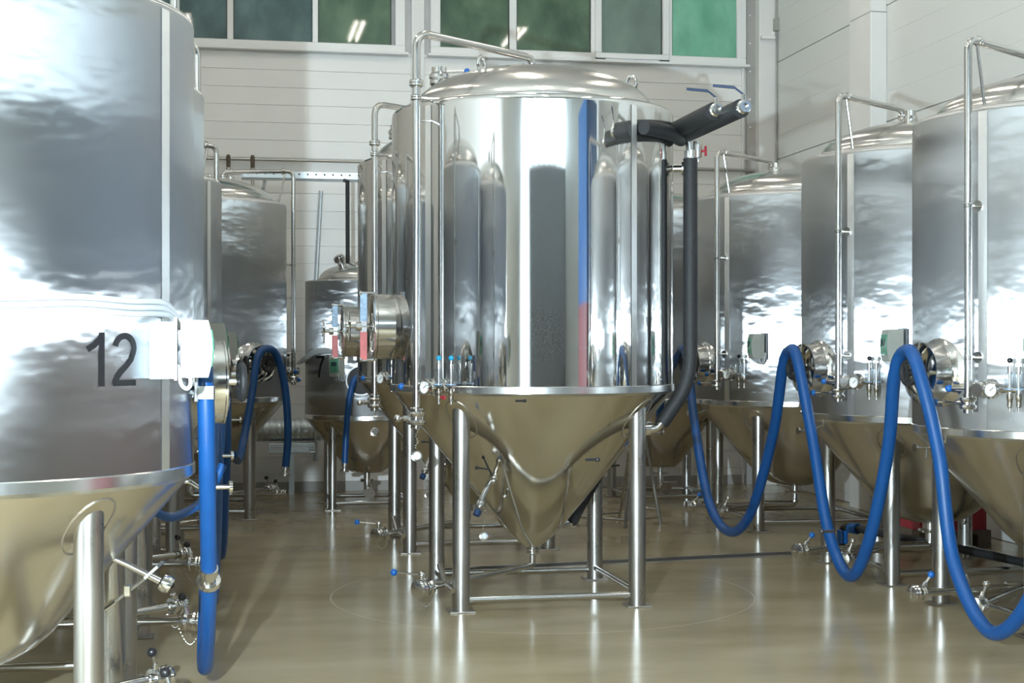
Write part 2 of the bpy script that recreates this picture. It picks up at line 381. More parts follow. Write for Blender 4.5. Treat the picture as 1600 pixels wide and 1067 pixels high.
CACHE = {}
def cached(key, fn, mat):
    if key not in CACHE: CACHE[key] = fn().mesh(key[0], mat)
    return CACHE[key]
def valve(parent, M, s=1., knob='blue_knob', hdir=(-1, 0, 0), hl=.14, nm='valve', body=True, cap=True):
    """butterfly valve, flow along local z, with a lever ending in a ball"""
    mb = MB()
    mb.lathe([(0, -.05), (.024, -.05), (.024, -.032), (.040, -.030), (.044, -.020), (.040, -.008), (.034, -.007), (.034, .007), (.040, .008), (.044, .020), (.040, .030), (.024, .032), (.024, .05), (0, .05)], Matrix.Scale(s, 4), 20)
    h = Vector(hdir).normalized()
    mb.tube([h*.03*s, h*.065*s], .013*s, 10)
    v = part(nm, mb, 'fitting_steel', parent, M)
    part('handle_rod', MB().tube([h*.06*s, h*(.06*s+hl)], .006*s+.001, 8), 'pipe_steel', v)
    part('handle_knob', MB().ball(.0165*s+.002, T(*(h*(.065*s+hl)))), knob, v)
    return v
def chain_cap(parent, p, length, r=.026):
    """blanking cap hanging on a ball chain"""
    mb = MB(); n = int(length/.012)
    for k in range(n): mb.ball(.0045, T(p[0]+.006*math.sin(k*1.3), p[1], p[2]-k*.012), 6)
    o = part('cap_chain', mb, 'fitting_steel', parent)
    M = T(p[0], p[1], p[2]-length-r) @ RX(80)
    part('blank_cap', MB().lathe([(0, -.012), (r*.7, -.012), (r, -.006), (r, .006), (r*.6, .008), (r*.5, .014), (0, .014)], M, 18).torus(r*.6, .004, M @ T(0, 0, .012), 14, 6), 'fitting_steel', o)
    return o
def gauge(parent, M):
    g = part('pressure_gauge', MB().lathe([(0, -.02), (.030, -.02), (.034, -.014), (.034, .006), (.031, .010), (.029, .006)], M, 24).tube([M @ Vector((0, 0, -.02)), M @ Vector((0, 0, -.06))], .009, 8), 'fitting_steel', parent)
    part('gauge_face', MB().lathe([(0, .005), (.030, .005)], M, 24), 'gauge_white', g)
    nd = MB().box(-.0015, .0015, -.008, .020, .0055, .007, M @ Matrix.Rotation(rad(-50), 4, 'Z'))
    for k in range(9):
        a = rad(-135+k*33.75); nd.box(-.001, .001, .021, .026, .0055, .0062, M @ Matrix.Rotation(a, 4, 'Z'))
    part('gauge_needle', nd, 'black_paint', g)
def relief(parent, M, knob, drain=True):
    """bunging device: clear cup round a steel spindle with a coloured ball on top (local y up)"""
    R = M @ RX(-90)
    mb = MB().lathe([(0, -.10), (.007, -.10), (.007, -.085), (.013, -.08), (.013, -.05), (.016, -.045), (.016, -.02), (.011, -.018), (.011, .0), (.024, .001), (.024, .006), (.008, .007), (.008, .075), (.013, .076), (.013, .11), (.004, .112), (.004, .13), (0, .13)], R, 16)
    o = part('relief_valve', mb, 'fitting_steel', parent)
    part('sight_cup', MB().lathe([(.026, .006), (.026, .08), (.012, .084)], R, 20), 'clear_plastic', o)
    part('cup_ring', MB().lathe([(.018, .0), (.027, .0), (.027, .007), (.018, .007)], R, 20), 'blue_sticker', o)
    part('relief_knob', MB().ball(.014, R @ T(0, 0, .14)), knob, o)
    if drain: part('drain_tap', MB().tube([R @ Vector((0, 0, -.065)), R @ Vector((.03, 0, -.065))], .005, 8).box(.022, .045, -.006, .006, -.075, -.055, R, .002), 'red_plastic', o)
def control_box(parent, M, cables=True, plate=None):
    """M: local z = face direction, y up"""
    pr = [(-.055, -.085), (.055, -.085), (.055, .085), (-.055, .085)]
    mb = MB()
    # curved front: swept profile along y
    n = 8; vs = []; fs = []
    for i in range(n+1):
        t = -1+2*i/n; dz = .07 - .014*t*t
        vs += [(-.05, .092*t, -.03), (-.05, .092*t, dz), (.05, .092*t, dz), (.05, .092*t, -.03)]
    for i in range(n):
        for q in range(4):
            r_ = (q+1) % 4; fs.append((i*4+q, i*4+r_, (i+1)*4+r_, (i+1)*4+q))
    fs += [(0, 3, 2, 1), (n*4, n*4+1, n*4+2, n*4+3)]
    mb.add(vs, fs); mb.box(-.052, .052, -.094, .094, -.012, -.004)
    o = part('control_box', mb, 'box_plastic', parent, M)
    d = MB(); vs = []; fs = []
    for i in range(n+1):
        t = -.62+1.3*i/n; dz = .074 - .014*t*t
        vs += [(-.04, .092*t, dz), (.04, .092*t, dz)]
    for i in range(n): fs.append((i*2, i*2+1, i*2+3, i*2+2))
    vs2 = [(x*1.02, y*1.03, z-.012) for x, y, z in vs]; k = len(vs)
    sides = [(i*2, i*2+2, k+i*2+2, k+i*2) for i in range(n)] + [(i*2+1, k+i*2+1, k+i*2+3, i*2+3) for i in range(n)]
    d.add(vs+vs2, fs+sides)
    part('display_cover', d, 'display_green', o)
    part('screen', MB().box(-.026, .026, -.002, .034, .070, .076), 'screen_grey', o)
    if cables:
        for q in range(4):
            x = -.036+q*.024
            part('cable_loop', MB().tube(spline([(x, -.09, .0), (x+.003, -.115, .0), (x+.012, -.128, -.012), (x+.015, -.11, -.03), (x+.01, -.05, -.04)], 5), .007, 8), 'white_cable', o)
    return o
def number(parent, text, size, ang, R, z):
    """painted digits, drawn as strokes and laid on the shell"""
    def stroke(P, w):
        P = [Vector((x, y, 0)) for x, y in P]; q = []
        for i, p in enumerate(P):
            t = (P[min(i+1, len(P)-1)]-P[max(i-1, 0)]).normalized(); n = Vector((-t.y, t.x, 0))*w/2; q += [p+n, p-n]
        return q, [(2*i, 2*i+1, 2*i+3, 2*i+2) for i in range(len(P)-1)]
    def grid(x0, x1, y0, y1, n=6):
        return [Vector((x0+(x1-x0)*i/n, y, 0)) for i in range(n+1) for y in (y0, y1)], [(2*i, 2*i+2, 2*i+3, 2*i+1) for i in range(n)]
    arc = [(.295+.215*math.cos(rad(a)), .715+.225*math.sin(rad(a))) for a in range(172, -25, -12)]
    G = {'1': [grid(.34, .46, 0, 1, 2), stroke([(.40, .94), (.345, .86), (.25, .765), (.12, .685)], .115)],
         '2': [stroke(arc + [(.44, .50), (.33, .385), (.20, .265), (.12, .17), (.085, .10), (.08, .02)], .12), grid(.03, .55, 0, .115)],
         '7': [grid(.03, .54, .885, 1), stroke([(.48, .90), (.40, .76), (.31, .56), (.25, .34), (.215, .15), (.205, 0)], .12)]}
    W_ = .60*len(text)
    for k, c in enumerate(text):
        mb = MB()
        for layer, (vs, fs) in enumerate(G[c]):
            q = []
            for v in vs:
                a_ = rad(ang) + (v.x + .60*k - W_/2)*size*1.12/R; r = R+.0012+.0004*layer
                q.append((r*math.cos(a_), r*math.sin(a_), z+(v.y-.5)*size))
            mb.add(q, fs)
        part('digit', mb, 'black_paint', parent)

def tank_body(t, kind, R, zb, zt, legs, lr, cone, dome_r, dome_h, shell_mat, cone_mat, seams, brace_z=.07, seg=112, plates=True, sl=.03):
    key = (kind, R, zb, zt)
    part_ = lambda nm, fn, mat, **kw: link(nm, cached((nm,)+key, fn, mat), t, **kw)
    part_('shell', lambda: MB().lathe([(R, zb), (R, zb+.004), (R, zt-sl-.004), (R, zt-sl), (R-sl*.12, zt-sl*.5), (R-sl*.5, zt-sl*.12), (R-sl, zt), (dome_r-.02, zt+.004)], None, seg), shell_mat)
    n = 12; dp = [(dome_r+.006, zt-.002), (dome_r+.006, zt+.018)]
    for i in range(n+1):
        u = i/n*PI/2; dp.append((dome_r*math.cos(u)**.85 if i < n else 0, zt+.022+dome_h*math.sin(u)**1.15))
    part_('dome', lambda: MB().lathe(dp, None, 80), 'dome_steel')
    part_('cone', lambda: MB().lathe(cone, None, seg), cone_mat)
    part_('rim_band', lambda: MB().lathe([(R+.001, zb+.034), (R+.005, zb+.030), (R+.006, zb-.004), (R-.012, zb-.018)], None, seg), 'band_steel')
    ring = MB().lathe([(dome_r+.004, zt+.003), (dome_r+.016, zt+.004), (dome_r+.014, zt+.012), (dome_r+.004, zt+.014)], None, 80)
    link('dome_weld', cached(('dome_weld',)+key, lambda: ring, 'weld_steel'), t)
    for a, w in seams:
        h = w/R/2
        part('seam_strip', MB().lathe([(R+.0005, zb+.03), (R+.003, zb+.035), (R+.003, zt-.04), (R+.0005, zt-.035)], None, 6, rad(a)-h, rad(a)+h), 'seam_steel', t)
    # legs run up into the cone: cut along it
    def cone_z(r):
        for (r1, z1), (r2, z2) in zip(cone, cone[1:]):
            if min(r1, r2) <= r <= max(r1, r2) and abs(r1-r2) > 1e-6: return z1 + (z2-z1)*(r-r1)/(r2-r1)
        return zb
    for sx in (-1, 1):
        for sy in (-1, 1):
            cx, cy = sx*legs, sy*legs
            def mk():
                vs = []; fs = []; sg = 28
                for ring in (0, 1):
                    for q in range(sg):
                        a = 2*PI*q/sg; x, y = cx+lr*math.cos(a), cy+lr*math.sin(a)
                        vs.append((x, y, .006 if ring == 0 else cone_z(min(R, math.hypot(x, y)))+.004))
                for q in range(sg):
                    j = (q+1) % sg; fs.append((q, j, sg+j, sg+q))
                return MB().add(vs, fs)
            l = link('leg', cached(('leg', sx, sy)+key, mk, 'leg_steel'), t)
            if plates:
                M = T(cx, cy, 0)
                link('foot_plate', cached(('foot_plate',), lambda: MB().box(-.07, .07, -.07, .07, 0, .008, None, .002), 'weld_steel'), l, M)
            # weld ring where the leg enters the cone
            def wr_():
                pts = []
                for q in range(25):
                    a = 2*PI*q/24; x, y = cx+(lr+.035)*math.cos(a), cy+(lr+.035)*math.sin(a); r_ = math.hypot(x, y)
                    pts.append((x, y, (cone_z(min(r_, R))-.002)))
                return MB().tube(pts, .0028, 6, None, False)
            link('weld_ring', cached(('weld_ring', sx, sy)+key, wr_, 'weld_steel'), l)
    for s in (-1, 1):
        link('brace', cached(('brace_x', s)+key, lambda: MB().tube([(-legs, s*legs, brace_z), (legs, s*legs, brace_z)], .019, 14), 'pipe_steel'), t)
        link('brace', cached(('brace_y', s)+key, lambda: MB().tube([(s*legs, -legs, brace_z+.012), (s*legs, legs, brace_z+.012)], .019, 14), 'pipe_steel'), t)

# ------------------------------------------------------------------ brushed tanks of the two rows
CONE_B = lambda R, zb: cone_loops(R*.99, zb-.012, .33, .43, R, zb) + [(.27, .375), (.20, .335), (.11, .312), (0, .305)]
def tank_b(label, x, y, side, R=.8, zb=.97, zt=2.60, am=None, ap=None, abx=None, seam=None, face=None, manifold=True, legs=.485, wheel=True, lowvalves=None, kind='b', box=True, rbx=None, zbx=1.42):
    """side = +1: row whose fittings face -x (right row); -1: fittings face +x"""
    t = empty('fermentation_tank', (x, y, 0), label, 'tank', 'brushed steel fermentation tanks')
    base = 180 if side > 0 else 0
    am = base+7.5 if am is None else am
    ap = base+27.2 if ap is None else ap
    seam = base+29 if seam is None else seam
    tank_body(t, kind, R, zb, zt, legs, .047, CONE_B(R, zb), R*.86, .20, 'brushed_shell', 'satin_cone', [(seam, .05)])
    # manway with inward door and black hand wheel
    M = frame(am, 0, 1.28); e = R-.8
    mw = part('manway', MB().lathe([(.205, .772+e), (.18, .795+e), (.158, .812+e), (.150, .83+e), (.150, .90+e), (.153, .903+e), (.153, .909+e), (.146, .91+e), (.142, .90+e), (.142, .80+e)], M, 48), 'fitting_steel', t)
    part('manway_door', MB().lathe([(.1419, .83+e), (.12, .838+e), (.06, .842+e), (0, .843+e)], M, 40), 'mirror_cone', mw)
    part('yoke', MB().tube(spline([M @ Vector((0, .15, .91+e)), M @ Vector((.012, .07, .93+e)), M @ Vector((.02, 0, .935+e)), M @ Vector((.012, -.07, .93+e)), M @ Vector((0, -.15, .91+e))], 5), .006, 8), 'pipe_steel', mw)
    part('door_screw', MB().tube([M @ Vector((0, 0, .84+e)), M @ Vector((0, 0, .985+e))], .012, 10), 'fitting_steel', mw)
    if wheel:
        Mw = M @ T(0, 0, .975+e)
        hw = MB().torus(.058, .014, Mw, 28, 10).lathe([(0, -.012), (.02, -.012), (.02, .012), (0, .012)], Mw, 12)
        for q in range(3):
            a = q*2*PI/3; hw.tube([Mw @ Vector((0, 0, 0)), Mw @ Vector((.055*math.cos(a), .055*math.sin(a), 0))], .009, 8)
        part('hand_wheel', hw, 'black_rubber', mw)
    # cleaning pipe
    r = R+.085; A = rad(ap); c, s = math.cos(A), math.sin(A); zt2 = zt+.31
    path = bend([(r*c, r*s, 1.14), (r*c, r*s, zt2), (.27*c, .27*s, zt2-.03), (.27*c, .27*s, zt+.17)], .06)
    cp = part('cleaning_pipe', MB().tube(path, .0185, 14), 'pipe_steel', t)
    part('support_rod', MB().tube([((r-.07)*c, (r-.07)*s, zt2), ((R-.05)*c, (R-.05)*s, zt-.003)], .008, 8), 'pipe_steel', cp)
    cm = MB(); clamp(cm, T((r-.09)*c, (r-.09)*s, zt2) @ axis((0, 0, 0), (-c, -s, 0)), .75); clamp(cm, T(.27*c, .27*s, zt+.235), .95)
    part('pipe_clamp', cm, 'fitting_steel', cp)
    for zz in (1.36, zt-.5):
        bk = MB().tube([(r*c, r*s, zz), ((R-.005)*c, (R-.005)*s, zz)], .007, 8); clamp(bk, T(r*c, r*s, zz), .62); bk.lathe([(0, -.006), (.028, -.006), (.028, .006), (0, .006)], axis(((R+.004)*c, (R+.004)*s, zz), (c, s, 0)), 14)
        part('pipe_bracket', bk, 'fitting_steel', cp)
    # dome fittings
    for q, (dx, dy, h, rr) in enumerate(((.36*c-.12*s, .36*s+.12*c, .12, .042), (.14*c+.1*s, .14*s-.1*c, .10, .03))):
        part('dome_fitting', MB().lathe([(rr*.6, zt+.10), (rr*.6, zt+.13+h*.4), (rr, zt+.13+h*.4), (rr*1.05, zt+.13+h*.6), (rr, zt+.13+h*.7), (rr*.8, zt+.13+h*.75), (rr*.8, zt+.13+h), (0, zt+.13+h)], T(dx, dy, 0), 20), 'fitting_steel', t)
    if manifold:
        sg = 1
        Mv = frame(ap, r, 1.135)
        valve(t, Mv @ RX(90), .95, 'blue_knob', (-1, 0, 0), .13)
        Mf = frame(ap+5, R, 1.205)
        valve(t, Mf @ T(0, 0, .06), 1.0, 'blue_knob', (-1, 0, 0), .13)
        cr = MB(); cr.lathe([(0, 0), (.05, 0), (.05, .008), (.028, .012), (.028, .06), (0, .06)], Mf, 20)
        cr.tube([Mf @ Vector((0, 0, .12)), Mf @ Vector((.20, 0, .12))], .014, 10); clamp(cr, Mf @ T(.05, 0, .12) @ RY(90), .8)
        clamp(cr, Mf @ T(0, 0, .12), 1.0)
        part('cross_fitting', cr, 'fitting_steel', t)
        gauge(t, Mf @ T(.105, 0, .185))
        relief(t, Mf @ T(.165, .0, .12), 'black_knob', False)
        relief(t, Mf @ T(.20, .0, .10), 'gauge_white', False)
    if box:
        ab_ = (base+51 if side > 0 else -20) if abx is None else abx
        Mb = frame(ab_, rbx or R+.09, zbx)
        # box faces the aisle
        p = Mb.translation; fx = (-1 if side > 0 else 1) if face is None else face
        fa = rad(180 if side > 0 else 0) if face is None else rad(face)
        n = Vector((math.cos(fa), math.sin(fa), 0)); rt = Vector((-n.y, n.x, 0)); Bm = Matrix.Identity(4)
        for i in range(3): Bm[i][0] = rt[i]; Bm[i][1] = (0, 0, 1)[i]; Bm[i][2] = n[i]; Bm[i][3] = p[i]
        bx = control_box(t, Bm)
        a = rad(ab_); q = Vector((math.cos(a), math.sin(a), 0))
        pl = MB(); c0 = p - n*.04; c1 = q*(R-.01) + Vector((0, 0, 1.42)); d = (c1-c0)
        pl.tube([c0, c1], .010, 8)
        pl.box(-.055, .055, -.10, .10, -.05, -.042, Bm)
        part('box_bracket', pl, 'galvanised', t)
        part('knob_post', MB().tube([Bm @ Vector((.02, .09, -.045)), Bm @ Vector((.02, .135, -.045))], .006, 8).ball(.010, Bm @ T(.02, .138, -.045)), 'black_knob', bx)
    # sample cock under the rim
    Ms = frame(am, R-.06, zb-.05)
    sc = part('sample_cock', MB().tube(bend([Ms @ Vector((0, .0, -.03)), Ms @ Vector((0, .005, .05)), Ms @ Vector((0, -.02, .08)), Ms @ Vector((0, -.02, .19))], .02), .008, 10).lathe([(0, -.006), (.022, -.006), (.022, .006), (0, .006)], Ms @ T(0, -.02, .195), 14).tube([Ms @ Vector((0, -.02, .13)), Ms @ Vector((0, -.07, .13))], .005, 8), 'fitting_steel', t)
    # outlet and low valves
    part('outlet', MB().lathe([(.05, .32), (.05, .27), (.075, .268), (.08, .258), (.075, .248), (.032, .246), (.032, .20)], None, 24).tube(bend([(0, 0, .23), (0, 0, .16), (.35*(1 if side < 0 else -1), .03, .16)], .05), .028, 12), 'fitting_steel', t)
    lv = lowvalves or ([(-.86, -.10), (-.74, -.45)] if side > 0 else [(.70, -.06), (.63, .34)])
    for k, (vx, vy) in enumerate(lv):
        d = Vector((vx, vy, 0)).normalized()
        p0 = Vector((.30*d.x, .03, .16)); p1 = Vector((vx, vy, .165))
        dd = (p1-p0).normalized()
        part('outlet_pipe', MB().tube([p0, p1], .019, 12), 'pipe_steel', t)
        Mv = axis(p1 + dd*.04, dd)
        hx = Mv.inverted().to_3x3() @ Vector((0, 0, 1))
        lean = Mv.inverted().to_3x3() @ Vector((-.5*dd.x+.2, -.5*dd.y, .9))
        v = valve(t, Mv, 1.0, 'black_knob' if side < 0 else ('blue_knob' if k == 0 else 'fitting_steel'), lean, .05)
        part('end_cap', MB().lathe([(.040, .03), (.045, .04), (.040, .052), (.02, .056), (0, .056)], None, 20), 'fitting_steel', v)
        ch = MB(); e0 = p1+dd*.09
        for q in range(14):
            u = q/13; ch.ball(.003, T(e0.x-dd.x*.10*u, e0.y-dd.y*.10*u, .13-.07*math.sin(PI*u)), 6)
        part('cap_chain', ch, 'fitting_steel', t)
    return t

L1 = tank_b('brushed steel tank with black number 12 painted on its shell', -.927, 5.42, -1, zt=2.55, seam=-26.5, ap=36, abx=-29.5, rbx=.92, zbx=1.40)
L2 = tank_b('brushed steel tank standing right behind the tank numbered 12', -.92, 7.04, -1, zt=2.57, seam=-26.5, ap=31)
L3 = tank_b('shorter, slimmer brushed tank hidden third in the row of the tank numbered 12', -.95, 8.9, -1, R=.72, zt=2.36, seam=-26.5, ap=32, kind='s')
L4 = tank_b('brushed tank fourth in the row of the tank numbered 12', -.86, 10.65, -1, zt=2.56, seam=-26.5, ap=31)
L5 = tank_b('brushed tank by the back wall with hose over its manway and control box beside it', -.33, 13.0, -1, zt=2.63, am=-50, ap=12, abx=-78, face=-55, seam=200)
R1 = tank_b('brushed tank', 4.32, 7.20, 1)
R2 = tank_b('brushed tank by the right wall standing over the black floor pipe', 4.34, 8.84, 1)
R3 = tank_b('brushed tank seen beside the insulated black pipe, beyond the floor drain', 4.45, 11.44, 1)
R1['label'] = 'brushed tank by the right wall with the lowest-hanging hose loop before its cone'
R0 = tank_b('brushed tank by the right wall beside the tall stack of blue crates', 4.32, 5.56, 1)
number(L1, '12', .168, -45.5, .8, 1.367)
# white cables round tank 12
for k in range(3):
    zz = 1.555-.020*k; rr = .815
    pts = [(rr*math.cos(rad(a)), rr*math.sin(rad(a)), zz+.004*math.sin(a*.2)) for a in range(-110, -33, 4)]
    pts += [((rr+.005)*math.cos(rad(a)), (rr+.005)*math.sin(rad(a)), z_) for a, z_ in ((-30+k, zz-.004), (-27+k, zz-.016), (-24.5+k*.8, zz-.045), (-23.5+k*.8, 1.48))]
    part('cable', MB().tube(spline(pts, 3), .010, 10), 'white_cable', L1)
part('cable_shield', MB().box(.675, .755, -.512, -.506, 1.305, 1.485).box(.675, .681, -.51, -.44, 1.305, 1.485), 'galvanised', L1)
# sample valve on the cone of tank 12
sv = part('sampling_valve', MB().tube([(.50, -.12, .70), (.575, -.125, .665), (.69, -.14, .605)], [.008, .011, .013], 12).lathe([(0, -.018), (.028, -.018), (.032, 0), (.028, .018), (0, .018)], axis((.71, -.14, .595), (1, 0, -.6)), 18)
          .tube([(.65, -.14, .625), (.54, -.17, .545)], .007, 10).tube([(.54, -.17, .545), (.50, -.18, .518)], .011, 10).box(.57, .595, -.18, -.155, .56, .60, None, .004), 'fitting_steel', L1)
part('valve_lever', MB().box(-.009, .009, -.005, .005, 0, .085, axis((.64, -.165, .62), (.6, -.1, .55)), .002), 'box_plastic', sv)
part('lever_tip', MB().box(-.011, .011, -.006, .006, .0, .03, axis((.685, -.172, .66), (.6, -.1, .5)), .002), 'black_knob', sv)

# ------------------------------------------------------------------ mirror-polished tanks of the middle row
CONE_A = cone_loops(.79, 1.155, .17, .385, .8, 1.17) + [(.12, .335), (.085, .305), (.05, .28), (.028, .262)]
def tank_a(label, x, y, main=False):
    t = empty('fermentation_tank', (x, y, 0), label, 'tank', 'mirror polished fermentation tanks')
    R = .8
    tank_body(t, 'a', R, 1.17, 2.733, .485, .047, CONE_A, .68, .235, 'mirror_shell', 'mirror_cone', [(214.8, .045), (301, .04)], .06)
    # side manway with swing-bolt lid
    M = frame(180, 0, 1.525)
    mw = part('manway', MB().lathe([(.20, .775), (.19, .79), (.182, .80), (.182, .895), (.186, .90), (.186, .912), (.17, .914), (.165, .90), (.165, .80)], M, 56), 'fitting_steel', t)
    part('manway_door', MB().lathe([(.1649, .85), (.15, .868), (.08, .88), (0, .883)], M, 40), 'mirror_cone', mw)
    part('yoke', MB().box(-.010, .010, -.195, .195, .942, .985, M, .003), 'pipe_steel', mw)
    part('yoke_sticker', MB().box(.0102, .0112, .03, .185, .944, .983, M), 'blue_sticker', mw)
    part('warning_sticker', MB().box(.0102, .0112, -.185, -.03, .944, .983, M), 'red_sticker', mw)
    sp = MB()
    for s in (-1, 1):
        sp.tube([M @ Vector((0, s*.185, .89)), M @ Vector((0, s*.185, .985))], .011, 10); clamp(sp, M @ T(0, s*.185, .98), .45)
    for a in range(6):
        q = rad(30+60*a); sp.tube([M @ Vector((0, 0, .90)), M @ Vector((.155*math.cos(q), .155*math.sin(q), .905))], .006, 8)
    sp.torus(.158, .007, M @ T(0, 0, .906), 36, 8)
    part('door_frame', sp, 'fitting_steel', mw)
    hd = MB().tube([M @ Vector((0, 0, .88)), M @ Vector((0, 0, 1.06))], .011, 10).lathe([(0, 0), (.026, 0), (.026, .03), (0, .03)], M @ T(0, 0, .975), 14)
    for a in range(4):
        q = rad(20+90*a); hd.tube([M @ Vector((0, 0, 1.04)), M @ Vector((.085*math.cos(q), .085*math.sin(q), 1.045))], .007, 8)
    part('star_handle', hd, 'fitting_steel', mw)
    # cleaning pipe
    px, py = -.73, -.53
    path = bend([(px, py, 1.04), (px, py, 3.07), (.0, .0, 3.06), (0, 0, 2.96)], .09)
    cp = part('cleaning_pipe', MB().tube(path, .021, 16), 'pipe_steel', t)
    cm = MB(); clamp(cm, T(px, py, 2.80), 1.05); clamp(cm, T(px, py, 2.725), .85); clamp(cm, T(0, 0, 2.985), 1.1)
    part('pipe_clamp', cm, 'fitting_steel', cp)
    part('pipe_bracket', MB().tube([(px, py, 2.722), (-.58, -.40, 2.74)], .008, 8), 'fitting_steel', cp)
    part('pipe_bracket', MB().tube([(px, py, 2.60), (px+.11, py+.08, 2.62)], .006, 8), 'fitting_steel', cp)
    v = valve(t, T(px, py, 1.035), 1.15, 'fitting_steel', (-1, -.2, 0), .03)
    cm = MB(); clamp(cm, T(px, py, 1.075), 1.05); clamp(cm, T(px, py, .995), .9); part('valve_clamp', cm, 'fitting_steel', t)
    chain_cap(t, (px, py-.01, .985), .12, .03)
    # pressure manifold
    Mf = frame(222, R, 1.20)
    valve(t, Mf @ T(-.04, 0, .07), 1.0, 'blue_knob', (-1, 0, 0), .12)
    cr = MB().lathe([(0, 0), (.05, 0), (.05, .008), (.028, .012), (.028, .05), (0, .05)], Mf @ T(-.04, 0, 0), 20)
    cr.tube([Mf @ Vector((-.06, 0, .10)), Mf @ Vector((.16, 0, .10))], .014, 10); clamp(cr, Mf @ T(.03, 0, .10) @ RY(90), .8); clamp(cr, Mf @ T(.11, 0, .10) @ RY(90), .8)
    part('cross_fitting', cr, 'fitting_steel', t)
    gauge(t, Mf @ T(.022, 0, .165)); relief(t, Mf @ T(.062, .012, .10), 'cyan_knob', True); relief(t, Mf @ T(.145, .012, .10), 'cyan_knob', False)
    # vent valve on the dome
    vx, vy = -.48, .41
    vv = part('vent_valve', MB().lathe([(.034, 2.80), (.034, 2.955), (.05, 2.957), (.056, 2.965), (.056, 2.985), (.05, 2.99), (.05, 2.995), (.06, 3.0), (.06, 3.02), (.05, 3.03), (.045, 3.035), (.045, 3.065), (0, 3.065)], T(vx, vy, 0), 24), 'fitting_steel', t)
    part('handle_rod', MB().tube([(vx+.04, vy-.02, 3.035), (vx+.15, vy-.04, 3.04)], .007, 8), 'pipe_steel', vv)
    part('handle_knob', MB().ball(.019, T(vx+.16, vy-.042, 3.04)), 'blue_knob', vv)
    # lifting lugs
    for lx, ly, rz in ((-.34, -.27, 40), (.56, -.10, -20), (-.12, .55, 0)):
        r_ = math.hypot(lx, ly); zz = 2.755 + .235*max(0, 1-(r_/.68)**2)**.5*.93
        Ml = T(lx, ly, zz+.045) @ Matrix.Rotation(rad(rz), 4, 'Z') @ RX(90)
        part('lifting_lug', MB().torus(.028, .0095, Ml, 24, 8, 1.25).box(-.036, .036, -.075, -.03, -.008, .008, Ml, .003), 'fitting_steel', t)
    for dx, dy in ((-.06, .03), (.05, .05)): part('dome_fitting', MB().lathe([(.02, 2.94), (.02, 2.99), (.034, 2.992), (.036, 3.005), (.034, 3.015), (.02, 3.016), (.02, 3.03), (0, 3.03)], T(dx, dy, 0), 18), 'fitting_steel', t)
    # outlet pipe to the low valve
    vp = Vector((-.66, -.50, .135))
    path = bend([(0, 0, .28), (0, 0, .17), (-.02, -.015, .165), vp], .05)
    op = part('outlet_pipe', MB().tube(path, .019, 14), 'pipe_steel', t)
    cm = MB(); clamp(cm, T(0, 0, .245), 1.0); part('pipe_clamp', cm, 'fitting_steel', op)
    dd = Vector((-.66, -.50, -.02)).normalized(); Mv = axis(vp + dd*.03, dd)
    lean = Mv.inverted().to_3x3() @ Vector((-.25, -.3, 1)); 
    v = valve(t, Mv, 1.15, 'fitting_steel', lean, .005)
    kn = Mv @ (Vector(lean).normalized()*.08)
    part('handle_rod', MB().tube([kn, kn+Vector((-.14, .03, .012))], .006, 8), 'pipe_steel', t)
    part('handle_knob', MB().ball(.019, T(*(kn+Vector((-.145, .03, .013))))), 'blue_knob', t)
    part('end_cap', MB().lathe([(.046, .035), (.05, .045), (.046, .06), (.02, .064), (0, .064)], None, 20), 'fitting_steel', v)
    tee = MB().tube([vp-dd*.12, vp-dd*.12+Vector((.03, -.10, -.02))], .016, 10).tube([vp-dd*.12, vp-dd*.12+Vector((-.02, .06, .10))], .016, 10); part('tee_fitting', tee, 'fitting_steel', t)
    ch = MB(); e0 = vp+dd*.09
    for q in range(18):
        u = q/17; ch.ball(.004, T(e0.x-dd.x*.14*u, e0.y-dd.y*.14*u, .11-.075*math.sin(PI*u)), 6)
    part('cap_chain', ch, 'fitting_steel', t)
    # racking arm on the cone
    ra = part('racking_arm', MB().tube(spline([(-.24, -.25, .66), (-.275, -.30, .685), (-.315, -.345, .655), (-.35, -.375, .595), (-.375, -.395, .535)], 6), .015, 12)
              .lathe([(0, -.018), (.024, -.018), (.028, -.01), (.028, .01), (.024, .018), (0, .018)], axis((-.283, -.312, .683), (-.6, -.6, -.2)), 18)
              .lathe([(0, -.02), (.022, -.02), (.025, -.01), (.025, .01), (.022, .02), (0, .02)], axis((-.365, -.388, .558), (-.3, -.25, -.6)), 18), 'fitting_steel', t)
    part('arm_knob', MB().lathe([(0, -.016), (.019, -.016), (.021, 0), (.019, .016), (0, .016)], axis((-.385, -.404, .515), (-.3, -.25, -.6)), 16), 'navy_grip', ra)
    part('arm_lever', MB().tube([(-.285, -.315, .70), (-.31, -.34, .745), (-.375, -.36, .755)], .0055, 8).ball(.011, T(-.38, -.36, .755)), 'black_knob', ra)
    chain_cap(ra, (-.345, -.385, .535), .125, .025)
    part('thermo_well', MB().tube([(-.17, -.23, .585), (-.215, -.30, .59)], .010, 10).ball(.014, T(-.215, -.30, .59)), 'fitting_steel', t)
    return t
C1 = tank_a('large mirror polished conical tank standing alone in front with insulated black pipes', 1.694, 8.42)
C2 = tank_a('mirror polished tank partly hidden behind the large front mirror tank', 1.694, 10.76)
